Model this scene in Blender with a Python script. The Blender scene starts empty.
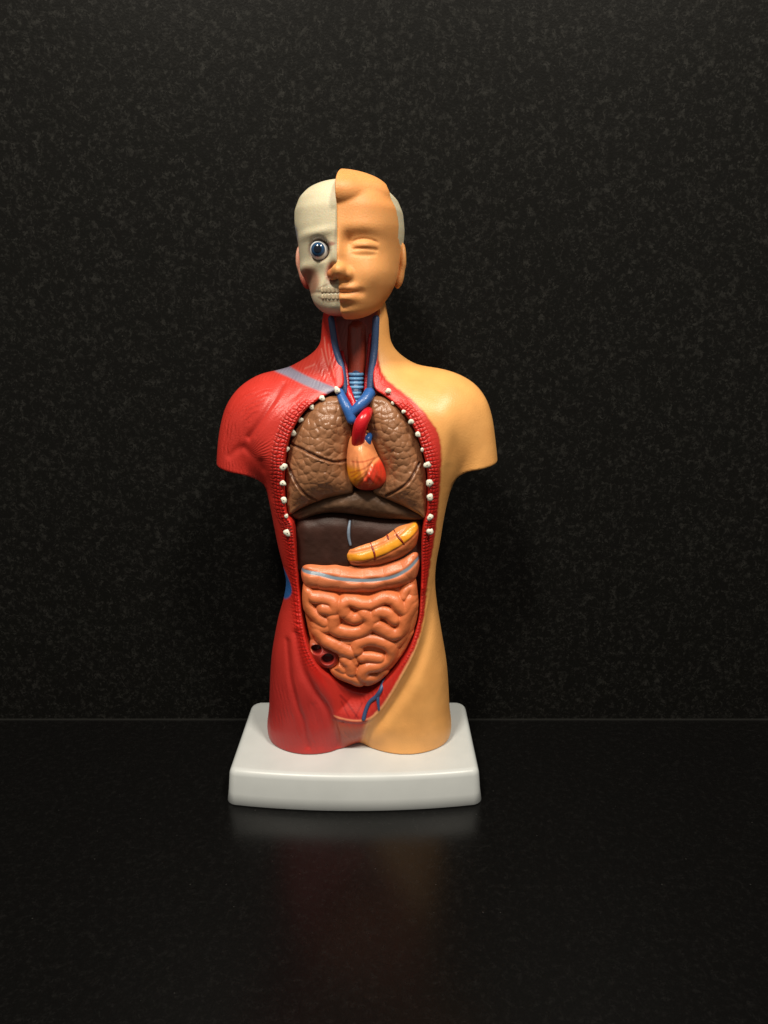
import bpy, math, random
import numpy as np
from mathutils import Vector
from mathutils.bvhtree import BVHTree
random.seed(4); RNG = np.random.default_rng(7)
f32 = np.float32
C = bpy.context.scene.collection

# ------------------------------------------------------------------ camera
FPX = 745.0; PITCH = math.radians(14.0)
CAM = np.array([0.0143, -0.3485, 0.223])
cp, sp_ = math.cos(PITCH), math.sin(PITCH)

def W(px, py, Y=0.0):
    """a point measured on the photograph -> (x, z) in the model's front elevation at depth Y"""
    a = (px - 384.0)/FPX; b = -(py - 512.0)/FPX
    dy = cp + b*sp_; dz = -sp_ + b*cp
    t = (Y - CAM[1])/dy
    return CAM[0] + a*t, CAM[2] + dz*t

def P2(pts, Y): return np.array([W(x, y, Y) for x, y in pts])
def ray(px, py):
    a = (px - 384.0)/FPX; b = -(py - 512.0)/FPX
    return Vector((a, cp + b*sp_, -sp_ + b*cp)).normalized()

# ------------------------------------------------------------------ maths
def sm(a, b, x):
    t = np.clip((x - a)/(b - a), 0, 1); return t*t*(3 - 2*t)
def smin(a, b, k):
    h = np.clip(0.5 + 0.5*(b - a)/k, 0, 1); return b + (a - b)*h - k*h*(1 - h)
def smax(a, b, k): return -smin(-a, -b, k)

def poly_sdf(poly, X, Z):
    """positive inside"""
    shp = X.shape; x = X.ravel().astype(f32); z = Z.ravel().astype(f32)
    n = len(poly); d2 = np.full(x.shape, 1e9, f32); ins = np.zeros(x.shape, bool)
    for i in range(n):
        ax, az = poly[i]; bx, bz = poly[(i+1) % n]
        ex, ez = bx-ax, bz-az; L = ex*ex+ez*ez + 1e-16
        t = np.clip(((x-ax)*ex + (z-az)*ez)/L, 0, 1)
        dd = (x-ax-t*ex)**2 + (z-az-t*ez)**2
        d2 = np.minimum(d2, dd)
        if az != bz:
            c = ((az > z) != (bz > z)) & (x < (bx-ax)*(z-az)/(bz-az) + ax)
            ins ^= c
    d = np.sqrt(d2); return np.where(ins, d, -d).reshape(shp)

def line_dist(pts, X, Z, arc=False):
    shp = X.shape; x = X.ravel(); z = Z.ravel()
    best = np.full(x.shape, 1e9); par = np.zeros(x.shape); acc = 0.0
    for i in range(len(pts)-1):
        ax, az = pts[i]; bx, bz = pts[i+1]
        ex, ez = bx-ax, bz-az; L = ex*ex+ez*ez + 1e-16
        t = np.clip(((x-ax)*ex + (z-az)*ez)/L, 0, 1)
        dd = (x-ax-t*ex)**2 + (z-az-t*ez)**2
        m = dd < best
        best = np.where(m, dd, best); par = np.where(m, acc + t*math.sqrt(L), par); acc += math.sqrt(L)
    d = np.sqrt(best).reshape(shp)
    return (d, par.reshape(shp)) if arc else d

def smooth_line(pts, n=6, closed=False):
    pts = [np.array(p, float) for p in pts]; out = []
    N = len(pts); rng_ = range(N if closed else N-1)
    for i in rng_:
        if closed:
            p0, p1, p2, p3 = pts[(i-1) % N], pts[i], pts[(i+1) % N], pts[(i+2) % N]
        else:
            p1, p2 = pts[i], pts[i+1]
            p0 = pts[i-1] if i > 0 else 2*p1-p2; p3 = pts[i+2] if i+2 < N else 2*p2-p1
        for k in range(n):
            t = k/n
            out.append(0.5*((2*p1) + (-p0+p2)*t + (2*p0-5*p1+4*p2-p3)*t*t + (-p0+3*p1-3*p2+p3)*t**3))
    if not closed: out.append(pts[-1])
    return np.array(out)

def cells2d(X, Z, size, seed, jit=0.9):
    """distance to nearest and second nearest jittered point"""
    r = np.random.default_rng(seed)
    x0, x1, z0, z1 = X.min(), X.max(), Z.min(), Z.max()
    gx, gz = np.meshgrid(np.arange(x0-size, x1+2*size, size), np.arange(z0-size, z1+2*size, size))
    pts = np.stack([gx.ravel(), gz.ravel()], 1) + (r.random((gx.size, 2))-.5)*size*jit
    f1 = np.full(X.shape, 1e9, f32); f2 = np.full(X.shape, 1e9, f32)
    for px, pz in pts:
        d = (X-px)**2 + (Z-pz)**2
        f2 = np.where(d < f1, f1, np.minimum(f2, d)); f1 = np.minimum(f1, d)
    return np.sqrt(f1), np.sqrt(f2)

def vnoise(x, z, freq, seed):
    """smooth 2-D value noise, -1..1"""
    r = np.random.default_rng(seed); tab = r.random((64, 64))*2-1
    u = np.asarray(x)*freq; v = np.asarray(z)*freq
    i = np.floor(u).astype(int); j = np.floor(v).astype(int); a = u-i; b = v-j
    a = a*a*(3-2*a); b = b*b*(3-2*b)
    g = lambda p, q: tab[p % 64, q % 64]
    return (g(i, j)*(1-a)+g(i+1, j)*a)*(1-b) + (g(i, j+1)*(1-a)+g(i+1, j+1)*a)*b

def bilinear(grid, x0, z0, h, x, z):
    u = np.clip((x-x0)/h, 0, grid.shape[0]-1.001); v = np.clip((z-z0)/h, 0, grid.shape[1]-1.001)
    i = u.astype(int); j = v.astype(int); a = u-i; b = v-j
    if grid.ndim == 3: a = a[:, None]; b = b[:, None]
    return grid[i, j]*(1-a)*(1-b)+grid[i+1, j]*a*(1-b)+grid[i, j+1]*(1-a)*b+grid[i+1, j+1]*a*b

def blur2(a, r):
    r = int(max(1, round(r)))
    for _ in range(3):
        for ax in (0, 1):
            p = np.pad(a, [(r+1, r) if k == ax else (0, 0) for k in (0, 1)], mode='edge')
            c = np.cumsum(p, axis=ax); n = a.shape[ax]; w = 2*r+1
            hi = np.take(c, np.arange(w, w+n), axis=ax); lo = np.take(c, np.arange(0, n), axis=ax); a = (hi-lo)/w
    return a

def soften(Dd, h, r):
    """rounds off the creases of a distance field away from its outline"""
    b = blur2(np.maximum(Dd, 0), r/h); w = sm(.0010, .0055, Dd); return Dd*(1-w)+b*w

# ------------------------------------------------------------------ surface nets
def nets(F, org, h, smooth=1):
    F = np.asarray(F, f32); nx, ny, nz = F.shape
    S = F < 0
    cs = [(i, j, k) for i in (0, 1) for j in (0, 1) for k in (0, 1)]
    cnt = np.zeros((nx-1, ny-1, nz-1), np.int8)
    for i, j, k in cs: cnt += S[i:nx-1+i, j:ny-1+j, k:nz-1+k]
    act = np.argwhere((cnt > 0) & (cnt < 8))
    idx = np.full((nx-1, ny-1, nz-1), -1, np.int32)
    idx[act[:, 0], act[:, 1], act[:, 2]] = np.arange(len(act))
    V = {c: F[act[:, 0]+c[0], act[:, 1]+c[1], act[:, 2]+c[2]] for c in cs}
    acc = np.zeros((len(act), 3)); num = np.zeros(len(act))
    for c in cs:
        for ax in range(3):
            if c[ax]: continue
            d = list(c); d[ax] = 1; d = tuple(d)
            a, b = V[c], V[d]; m = (a < 0) != (b < 0)
            t = np.where(m, a/np.where(m, a-b, 1), 0)
            p = np.tile(np.array(c, float), (len(act), 1)); p[:, ax] += t
            acc += p*m[:, None]; num += m
    verts = (act + acc/num[:, None])
    quads = []
    for ax in range(3):
        o1, o2 = [(1, 2), (2, 0), (0, 1)][ax]
        sl0 = [slice(None)]*3; sl1 = [slice(None)]*3
        sl0[ax] = slice(0, -1); sl1[ax] = slice(1, None)
        A = S[tuple(sl0)]; B = S[tuple(sl1)]
        e = np.argwhere(A != B)
        e = e[(e[:, o1] > 0) & (e[:, o2] > 0) & (e[:, o1] < F.shape[o1]-1) & (e[:, o2] < F.shape[o2]-1)]
        inside = A[e[:, 0], e[:, 1], e[:, 2]]
        q = []
        for da, db in ((1, 1), (0, 1), (0, 0), (1, 0)):
            c = e.copy(); c[:, o1] -= da; c[:, o2] -= db
            q.append(idx[c[:, 0], c[:, 1], c[:, 2]])
        q = np.stack(q, 1); q[~inside] = q[~inside][:, ::-1]
        quads.append(q)
    quads = np.concatenate(quads)
    if smooth:
        e = np.concatenate([quads[:, [0, 1]], quads[:, [1, 2]], quads[:, [2, 3]], quads[:, [3, 0]]])
        n = len(verts); deg = np.bincount(e[:, 0], minlength=n)+np.bincount(e[:, 1], minlength=n)
        for it in range(smooth):
            for lam in (0.55, -0.5):
                s = np.stack([np.bincount(e[:, 0], verts[e[:, 1], k], n)+np.bincount(e[:, 1], verts[e[:, 0], k], n) for k in range(3)], 1)
                verts = verts + lam*(s/np.maximum(deg, 1)[:, None]-verts)
    return verts*h + np.array(org), quads

def mesh_obj(name, verts, quads, mat, parent=None, smooth=True):
    me = bpy.data.meshes.new(name); verts = np.asarray(verts, f32); quads = np.asarray(quads, np.int32)
    me.vertices.add(len(verts)); me.vertices.foreach_set('co', verts.ravel())
    k = quads.shape[1]; me.loops.add(quads.size); me.loops.foreach_set('vertex_index', quads.ravel())
    me.polygons.add(len(quads)); me.polygons.foreach_set('loop_start', np.arange(0, quads.size, k, dtype=np.int32))
    me.update(calc_edges=True); me.validate()
    if smooth: me.shade_smooth()
    else: me.shade_flat()
    o = bpy.data.objects.new(name, me); C.objects.link(o)
    if mat: me.materials.append(mat)
    if parent is not None: o.parent = parent
    return o

def paint(o, col, **attrs):
    me = o.data; n = len(me.vertices)
    a = me.attributes.new('pigment', 'FLOAT_COLOR', 'POINT')
    rgba = np.ones((n, 4), f32); rgba[:, :3] = col; a.data.foreach_set('color', rgba.ravel())
    for k, v in attrs.items():
        b = me.attributes.new(k, 'FLOAT', 'POINT'); b.data.foreach_set('value', np.asarray(v, f32))

def s2l(r, g, b):
    return np.array([((c/255)/12.92 if c/255 <= .04045 else ((c/255+.055)/1.055)**2.4) for c in (r, g, b)])
def mixc(c, d, m): return c*(1-m[..., None]) + np.asarray(d)*m[..., None]

def tube(name, pts, radii, mat, parent, sides=12, n=6, flat=1.0):
    pts = smooth_line(pts, n); rr = np.interp(np.linspace(0, 1, len(pts)), np.linspace(0, 1, len(radii)), radii)
    T = np.gradient(pts, axis=0); T /= np.linalg.norm(T, axis=1)[:, None]+1e-12
    up = np.array([0, 1.0, 0]); V = []; Q = []
    # rounded ends
    P = [pts[0]-T[0]*rr[0]*.7]+list(pts)+[pts[-1]+T[-1]*rr[-1]*.7]; TT = [T[0]]+list(T)+[T[-1]]
    R = [rr[0]*.5]+list(rr)+[rr[-1]*.5]
    for p, t, r in zip(P, TT, R):
        b = np.cross(t, up); b /= np.linalg.norm(b)+1e-12; c = np.cross(b, t)
        for k in range(sides):
            a = 2*math.pi*k/sides; V.append(p + r*(math.cos(a)*b + flat*math.sin(a)*c))
    m = len(P)
    for i in range(m-1):
        for k in range(sides):
            k2 = (k+1) % sides; Q.append((i*sides+k, i*sides+k2, (i+1)*sides+k2, (i+1)*sides+k))
    V.append(P[0]); V.append(P[-1]); a, b = len(V)-2, len(V)-1
    for k in range(0, sides, 2):
        Q.append((a, (k+2) % sides, k+1, k)); o = (m-1)*sides; Q.append((b, o+k, o+k+1, o+(k+2) % sides))
    return mesh_obj(name, V, Q, mat, parent)

# ------------------------------------------------------------------ materials
def new_mat(name):
    m = bpy.data.materials.new(name); m.use_nodes = True; nt = m.node_tree
    return m, nt, nt.nodes['Principled BSDF']
def N(nt, t, **kw):
    n = nt.nodes.new(t)
    for k, v in kw.items(): setattr(n, k, v)
    return n
def math_node(nt, op, a, b=None):
    n = N(nt, 'ShaderNodeMath', operation=op)
    for i, v in enumerate((a, b)):
        if v is None: continue
        if isinstance(v, (int, float)): n.inputs[i].default_value = v
        else: nt.links.new(v, n.inputs[i])
    return n.outputs[0]

def vinyl(name, rough=.36, rim=False, bump=.00010, bscale=1400, sss=0.0, mott=.10, spec=.5, base=None):
    """hand painted vinyl: pigment attribute, brush mottling, fine orange-peel bump"""
    m, nt, bs = new_mat(name); L = nt.links.new
    tc = N(nt, 'ShaderNodeTexCoord')
    nz = N(nt, 'ShaderNodeTexNoise'); nz.inputs['Scale'].default_value = 90; nz.inputs['Detail'].default_value = 5
    L(tc.outputs['Object'], nz.inputs['Vector'])
    rp = N(nt, 'ShaderNodeMapRange'); rp.inputs['From Min'].default_value = .3; rp.inputs['From Max'].default_value = .7
    rp.inputs['To Min'].default_value = 1-mott; rp.inputs['To Max'].default_value = 1+mott
    L(nz.outputs['Fac'], rp.inputs['Value'])
    mx = N(nt, 'ShaderNodeMix', data_type='RGBA', blend_type='MULTIPLY'); mx.inputs[0].default_value = 1
    if base is None:
        at = N(nt, 'ShaderNodeAttribute', attribute_name='pigment'); L(at.outputs['Color'], mx.inputs[6])
    else: mx.inputs[6].default_value = (*base, 1)
    L(rp.outputs[0], mx.inputs[7]); L(mx.outputs[2], bs.inputs['Base Color'])
    n2 = N(nt, 'ShaderNodeTexNoise'); n2.inputs['Scale'].default_value = bscale; n2.inputs['Detail'].default_value = 2
    L(tc.outputs['Object'], n2.inputs['Vector'])
    r2 = N(nt, 'ShaderNodeMapRange'); r2.inputs['To Min'].default_value = rough-.07; r2.inputs['To Max'].default_value = rough+.07
    L(nz.outputs['Fac'], r2.inputs['Value']); L(r2.outputs[0], bs.inputs['Roughness'])
    bs.inputs['Specular IOR Level'].default_value = spec
    h = math_node(nt, 'MULTIPLY', n2.outputs['Fac'], bump)
    if rim:
        A = {k: N(nt, 'ShaderNodeAttribute', attribute_name=k).outputs['Fac'] for k in ('ru', 'rv', 'rim_amt', 'fib', 'fib_amt')}
        nv = N(nt, 'ShaderNodeTexNoise'); nv.inputs['Scale'].default_value = 260; nv.inputs['Detail'].default_value = 2
        L(tc.outputs['Object'], nv.inputs['Vector'])
        wob = math_node(nt, 'MULTIPLY', math_node(nt, 'SUBTRACT', nv.outputs['Fac'], .5), 1.5)
        su = math_node(nt, 'ABSOLUTE', math_node(nt, 'SINE', math_node(nt, 'MULTIPLY', math_node(nt, 'ADD', A['ru'], wob), math.pi)))
        sv = math_node(nt, 'ABSOLUTE', math_node(nt, 'SINE', math_node(nt, 'MULTIPLY', math_node(nt, 'ADD', A['rv'], wob), math.pi)))
        g = math_node(nt, 'MULTIPLY', math_node(nt, 'POWER', su, .6), math_node(nt, 'POWER', sv, .6))
        h = math_node(nt, 'ADD', h, math_node(nt, 'MULTIPLY', math_node(nt, 'MULTIPLY', g, A['rim_amt']), .00042))
        fw = math_node(nt, 'ADD', A['fib'], math_node(nt, 'MULTIPLY', wob, .6))
        fs = math_node(nt, 'SINE', math_node(nt, 'MULTIPLY', fw, 2*math.pi))
        brk = N(nt, 'ShaderNodeTexNoise'); brk.inputs['Scale'].default_value = 130; L(tc.outputs['Object'], brk.inputs['Vector'])
        brm = N(nt, 'ShaderNodeMapRange'); brm.inputs['From Min'].default_value = .38; brm.inputs['From Max'].default_value = .65; L(brk.outputs['Fac'], brm.inputs['Value'])
        h = math_node(nt, 'ADD', h, math_node(nt, 'MULTIPLY', math_node(nt, 'MULTIPLY', math_node(nt, 'MULTIPLY', fs, A['fib_amt']), brm.outputs[0]), .00017))
    if rim:     # shading between the rib-band beads, darkened into the base colour
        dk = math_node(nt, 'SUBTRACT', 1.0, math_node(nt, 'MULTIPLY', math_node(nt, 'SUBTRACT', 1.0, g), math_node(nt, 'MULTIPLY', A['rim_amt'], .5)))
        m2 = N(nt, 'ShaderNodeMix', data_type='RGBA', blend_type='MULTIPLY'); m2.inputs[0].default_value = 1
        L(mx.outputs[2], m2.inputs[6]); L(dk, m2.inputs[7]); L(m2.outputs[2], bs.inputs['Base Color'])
    bp = N(nt, 'ShaderNodeBump'); bp.inputs['Strength'].default_value = 1; bp.inputs['Distance'].default_value = 1
    L(h, bp.inputs['Height']); L(bp.outputs[0], bs.inputs['Normal'])
    if sss:
        bs.inputs['Subsurface Weight'].default_value = sss
        bs.inputs['Subsurface Radius'].default_value = (1, .5, .25); bs.inputs['Subsurface Scale'].default_value = .0015
    return m

RED = s2l(190, 48, 38); DRED = s2l(140, 20, 18); SKIN = s2l(228, 164, 94); FACE = s2l(214, 150, 90)
BONE = s2l(198, 188, 160); BLUE = s2l(44, 92, 158); WHITE = s2l(225, 222, 205)
M_body = vinyl('painted_body_vinyl', .42, rim=True, mott=.07)
M_head = vinyl('painted_head_vinyl', .50, mott=.06, spec=.38, sss=.25)
M_lung = vinyl('brown_lung_paint', .34, mott=.12)
M_gut = vinyl('orange_intestine_paint', .36, mott=.08)
M_dark = vinyl('dark_liver_paint', .48, mott=.15, spec=.2)
M_gloss = vinyl('glossy_organ_paint', .30, mott=.10)
M_blue = vinyl('blue_vein_paint', .32, base=BLUE, mott=.12)
M_dblue = vinyl('dull_blue_vein_paint', .4, base=s2l(52, 74, 112), mott=.15)
M_pblue = vinyl('pale_blue_cartilage_paint', .38, base=s2l(96, 146, 190), mott=.10)
M_gblue = vinyl('grey_blue_band_paint', .4, base=s2l(118, 132, 150), mott=.10)
M_redv = vinyl('red_artery_paint', .28, base=s2l(196, 24, 34), mott=.08)
M_dredv = vinyl('dark_red_vessel_paint', .35, base=s2l(128, 34, 18), mott=.1)
M_bone = vinyl('bone_white_paint', .45, base=WHITE, mott=.22)
M_maroon = vinyl('maroon_hole_paint', .3, base=s2l(96, 22, 20), mott=.2)

# ------------------------------------------------------------------ root
root = bpy.data.objects.new('anatomy_model', None); C.objects.link(root); root.location = (0, 0, 0)
root.empty_display_size = .05
root['label'] = 'painted human torso anatomy model, half red muscle and half skin, on a white base'
root['category'] = 'anatomy model'

# ------------------------------------------------------------------ base
ZB = 0.018
def build_base():
    # plan outline (x, y), rounded rear corners, bowed front
    hw, yb, yf, bow = .0598, .0335, -.0345, .0045
    out = []
    def corner(cx, cy, r, a0, a1, n=8):
        for k in range(n+1):
            a = math.radians(a0+(a1-a0)*k/n); out.append((cx+r*math.cos(a), cy+r*math.sin(a)))
    corner(hw-.006, yb-.006, .006, 0, 90); corner(-hw+.006, yb-.006, .006, 90, 180)
    corner(-hw+.004, yf+.004, .004, 180, 255)
    for k in range(1, 16):
        t = k/16; x = -hw+.0035+(2*hw-.007)*t; out.append((x, yf-bow*(1-(2*t-1)**2)))
    corner(hw-.004, yf+.004, .004, 285, 360)
    out = np.array(out); n = len(out); cen = out.mean(0)
    prof = [(0, -.0030), (0.0, 0.0012), (.0006, .0018), (.0060, .0010), (.0150, .0002), (.0164, -.0002), (.0173, -.0009), (.0177, -.0016), (ZB, -.0024), (ZB, -.0040), (ZB, -.0075)]
    # outline normals
    d = np.roll(out, -1, 0)-np.roll(out, 1, 0); nr = np.stack([d[:, 1], -d[:, 0]], 1); nr /= np.linalg.norm(nr, axis=1)[:, None]
    V = []; Q = []
    for z, o in prof:
        for p, q in zip(out, nr):
            r = p+q*max(o, -.0024); r = cen+(r-cen)*(1+min(o+.0024, 0)*16); V.append((r[0], r[1], z))
    for i in range(len(prof)-1):
        for k in range(n):
            k2 = (k+1) % n; Q.append((i*n+k, i*n+k2, (i+1)*n+k2, (i+1)*n+k))
    me = bpy.data.meshes.new('base'); top = tuple(range((len(prof)-1)*n, len(prof)*n)); bot = tuple(range(n-1, -1, -1))
    me.from_pydata([tuple(v) for v in V], [], Q+[top, bot]); me.update(); me.shade_smooth()
    me.polygons[len(Q)+1].use_smooth = False
    o = bpy.data.objects.new('base', me); C.objects.link(o); o.parent = root
    m, nt, bs = new_mat('white_base_plastic'); L = nt.links.new
    tc = N(nt, 'ShaderNodeTexCoord'); nz = N(nt, 'ShaderNodeTexNoise'); nz.inputs['Scale'].default_value = 60; nz.inputs['Detail'].default_value = 6
    L(tc.outputs['Object'], nz.inputs['Vector'])
    cr = N(nt, 'ShaderNodeValToRGB'); cr.color_ramp.elements[0].color = (.50, .52, .52, 1); cr.color_ramp.elements[1].color = (.54, .56, .56, 1)
    cr.color_ramp.elements[0].position = .3; cr.color_ramp.elements[1].position = .7
    L(nz.outputs['Fac'], cr.inputs[0]); L(cr.outputs[0], bs.inputs['Base Color'])
    r = N(nt, 'ShaderNodeMapRange'); r.inputs['To Min'].default_value = .28; r.inputs['To Max'].default_value = .42
    L(nz.outputs['Fac'], r.inputs['Value']); L(r.outputs[0], bs.inputs['Roughness'])
    me.materials.append(m)
build_base()

# ------------------------------------------------------------------ body
H = .0005
bx0, bx1, by0, by1, bz0, bz1 = -.074, .074, -.036, .034, .016, .246
gx = np.arange(bx0, bx1, H); gy = np.arange(by0, by1, H); gz = np.arange(bz0, bz1, H)
X, Z = np.meshgrid(gx, gz, indexing='ij')
zpy = lambda py, Y=0.0: W(354, py, Y)[1]
def tab(pairs, Y=0.0):
    zz = np.array([zpy(p, Y) for p, _ in pairs])[::-1]; vv = np.array([v for _, v in pairs])[::-1]
    return blur2(np.interp(gz, zz, vv)[None, :], 9)[0]

trunk_px = [(334, 280), (326, 300), (322, 318), (321, 332), (319.5, 343), (313, 352), (300, 361), (280, 371), (258, 379), (243, 398), (239, 425), (248, 458), (264, 480),
            (270, 500), (274, 520), (279, 545), (284, 565), (286.5, 580), (284, 597), (279, 615), (275, 635), (272, 655), (270.5, 680), (270, 705), (271, 728),
            (290, 738), (330, 740), (357, 737), (390, 740), (430, 738), (448, 728), (449, 705), (448, 680), (446, 658), (441, 628), (437, 603), (435, 582), (436, 562),
            (440, 540), (444, 515), (450, 490), (462, 462), (473, 430), (471, 402), (457, 380), (435, 371.5), (412, 362), (398, 352), (391, 341), (389, 327), (388, 316), (384, 298), (376, 280)]
trunk = smooth_line(P2(trunk_px, 0.0), 4, True)
D = soften(poly_sdf(trunk, X, Z), H, .0032)
Rz = tab([(310, .016), (345, .016), (372, .019), (400, .020), (470, .020), (560, .021), (620, .021), (740, .020)])[None, :]
Tf = tab([(310, .0135), (345, .0130), (365, .0150), (385, .0205), (410, .0245), (450, .0262), (500, .0260), (540, .0245), (580, .0235), (630, .0232), (690, .0222), (740, .0205)])[None, :]
Tb = tab([(310, .0135), (345, .0140), (372, .0170), (410, .0215), (470, .0220), (560, .0180), (620, .0200), (690, .0240), (740, .0230)])[None, :]
Cy = tab([(310, .0035), (345, .0030), (372, .0010), (410, .0), (740, .0)])[None, :]

# ---- outlines traced on the front
win_px = [(333, 296), (336, 345), (341, 366), (343, 386), (331, 393), (317, 401), (304, 412), (294, 428), (287.5, 447), (284.5, 470), (284.5, 495), (287, 514), (293, 524),
          (295, 545), (296, 566), (298, 590), (302, 620), (307.5, 645), (317, 664), (331, 679), (344, 690), (356, 696), (370, 696), (384, 684), (398, 668), (410, 648),
          (418, 625), (421, 600), (422, 570), (422, 545), (424, 524), (427, 512), (428, 490), (427, 470), (423, 452), (417, 435), (409, 420), (397, 406), (384, 396), (374, 388), (373, 366), (375, 345), (376, 296)]
window = smooth_line(P2(win_px, -.022), 3, True)
DW = poly_sdf(window, X, Z)
lip_px = [(376, 325), (377.5, 352), (380, 369.5), (387, 381), (404, 394.6), (419, 407), (431, 421.7), (438.5, 436), (440.6, 455), (440, 474), (438.7, 509), (435, 544),
          (431, 568), (427, 598), (424.7, 617), (420, 636), (413, 652.5), (399, 678), (385, 702), (374, 714.5), (368, 722), (364, 735), (361, 752)]
lip = smooth_line(P2(lip_px, -.022), 4)
far = [W(x, y, -.022) for x, y in [(360, 775), (180, 775), (180, 270), (376, 270)]]
DR = poly_sdf(np.concatenate([lip, far]), X, Z)          # + = red side
bowl_px = [(424.7, 617), (420, 636), (413, 652.5), (399, 678), (385, 702), (373, 715.8), (361, 720.3), (347, 719.5), (334, 715), (330, 700), (322, 682), (312, 660), (306, 640), (304, 600), (420, 590)]
DBW = poly_sdf(smooth_line(P2(bowl_px, -.022), 3, True), X, Z)

# ---- front relief (metres outwards)
rel = np.zeros_like(X)
def groove(pts, depth, w, Y=-.022):
    global rel
    d = line_dist(smooth_line(P2(pts, Y), 5), X, Z); rel = rel - depth*np.exp(-(d/w)**2)
def bulge(px, py, amp, rx, rz, Y=-.022):
    global rel
    x, z = W(px, py, Y); rel = rel + amp*np.exp(-((X-x)/rx)**2-((Z-z)/rz)**2)
rel = rel - .0044*sm(0, .0105, DBW)
rel = rel + .0006*np.exp(-((DBW+.0006)/.0008)**2)*sm(-.013, -.007, X)       # lip of the skin shell
groove([(281, 386), (273, 401), (260, 421.7), (248, 438)], .0011, .0013)
groove([(226, 459), (234, 452), (242, 449), (251, 456), (262, 470)], .0007, .0017)
groove([(300, 392), (275, 412), (256, 436)], .0003, .0010)
groove([(286, 645), (288.7, 667), (291, 683), (298, 707), (303.7, 723), (308, 748)], .0011, .0014)
groove([(296, 636), (303, 668), (315, 691.6), (326.6, 708.8), (333, 728), (337, 752)], .0016, .0019)
groove([(315, 705), (318, 725), (320, 748)], .0003, .0015)
groove([(335, 722), (338, 735), (339, 748)], .0005, .0010)
groove([(343, 722), (345, 738)], .0004, .0010)
bulge(322, 655, .0012, .005, .016); bulge(300, 690, .0008, .007, .02)
groove([(437, 596), (431, 628), (422, 655), (409, 682), (394, 705), (380, 724), (368, 740), (360, 756)], .0023, .0032)
bulge(454.5, 452, -.0017, .0026, .0085)
groove([(450, 470), (449, 488)], .0006, .0026)
groove([(262, 462), (266, 480), (271, 500)], .0012, .0018)
groove([(284, 574), (289, 584), (288, 600)], .0006, .0012)
bulge(450, 402, .0012, .010, .010); bulge(268, 398, .0012, .010, .010)
bulge(440, 520, .0006, .004, .02)
groove([(397, 352), (404, 366), (420, 378), (440, 385)], .0008, .003)
groove([(318, 352), (326, 370), (333, 386)], .0006, .0012)
groove([(311, 360), (318, 374), (328, 385)], .0004, .0010)
# intercostal band stands a little proud of the lung cavity
band = sm(-.0005, .0006, -DW)*sm(-.0002, .0012, DR)*np.exp(-(np.clip(-DW-.002, 0, 1)/.0030)**2)
zz_top = zpy(400, -.022); zz_bot = zpy(640, -.022)
rel = rel + .0007*band*sm(zz_bot, zz_bot+.02, Z)
# serrations of the oblique muscle down the waist
for k in range(18):
    px = np.interp(k, [0, 8, 17], [287, 290.5, 297]); py = 545+k*5.2
    bulge(px+1.5, py, .0006, .0012, .0007)

arm_l = smooth_line(P2([(305, 388), (288, 376), (270, 376), (252, 381), (238, 390), (227, 405), (221, 425), (218, 448), (217, 475), (218, 500), (268, 500), (274, 470), (290, 430)], 0), 4, True)
arm_r = smooth_line(P2([(412, 382), (432, 371), (455, 375), (473, 383), (485, 397), (491.5, 415), (495, 438), (497.5, 465), (497, 490), (452, 490), (447, 465), (430, 430)], 0), 4, True)
DAL = soften(poly_sdf(arm_l, X, Z), H, .0022); DAR = soften(poly_sdf(arm_r, X, Z), H, .0022)

Y3 = gy[None, :, None].astype(f32)
rel3 = rel[:, None, :].astype(f32)
def infl(Dd, R, tf, tb, cy):
    u = np.maximum(1 - Dd/R, 0)[:, None, :].astype(f32)
    tf = np.broadcast_to(tf, X.shape)[:, None, :].astype(f32); tb = np.broadcast_to(tb, X.shape)[:, None, :].astype(f32)
    cy = np.broadcast_to(cy, X.shape)[:, None, :].astype(f32)
    v = (Y3 - cy); t = np.where(v < 0, tf + rel3, tb)
    return (np.sqrt(u*u + (v/t)**2) - 1)*0.018
F = infl(D, Rz, Tf, Tb, Cy)
def cutplane(p0, p1):
    (xa, za), (xb, zb) = W(*p0), W(*p1)
    return (za + (X-xa)*(zb-za)/(xb-xa) - Z)[:, None, :].astype(f32)
for Dd, pa, pb in ((DAL, (217, 464), (268, 472)), (DAR, (497, 461), (452, 468))):
    A = infl(Dd, .0150, .0165, .0165, .0005)
    A = smax(A, cutplane(pa, pb), .0012)
    F = smin(F, A, .0065)
# legs
def leg(pxa, pxb):
    xa, _ = W(pxa, 735); xb, _ = W(pxb, 735); cx = (xa+xb)/2; a = (xb-xa)/2*(1-.40*sm(zpy(735), zpy(655), Z))
    q = np.sqrt(((X-cx)/a)**2)[:, None, :].astype(f32)
    tz = (1-.35*sm(zpy(730), zpy(655), gz))[None, None, :].astype(f32)
    v = Y3-.0005; t = np.where(v < 0, (.0212+.0012*sm(zpy(705), zpy(755), gz)[None, None, :].astype(f32))*tz + .8*rel3, .0215*tz)
    return np.maximum((np.sqrt(q*q+(v/t)**2)-1)*.019, (Z - zpy(650))[:, None, :].astype(f32))
Lg = smin(leg(271, 355.5), leg(361.5, 448), .002)
F = smin(F, Lg, .005)
F = np.maximum(F, (ZB+.0001-Z)[:, None, :].astype(f32))
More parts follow.
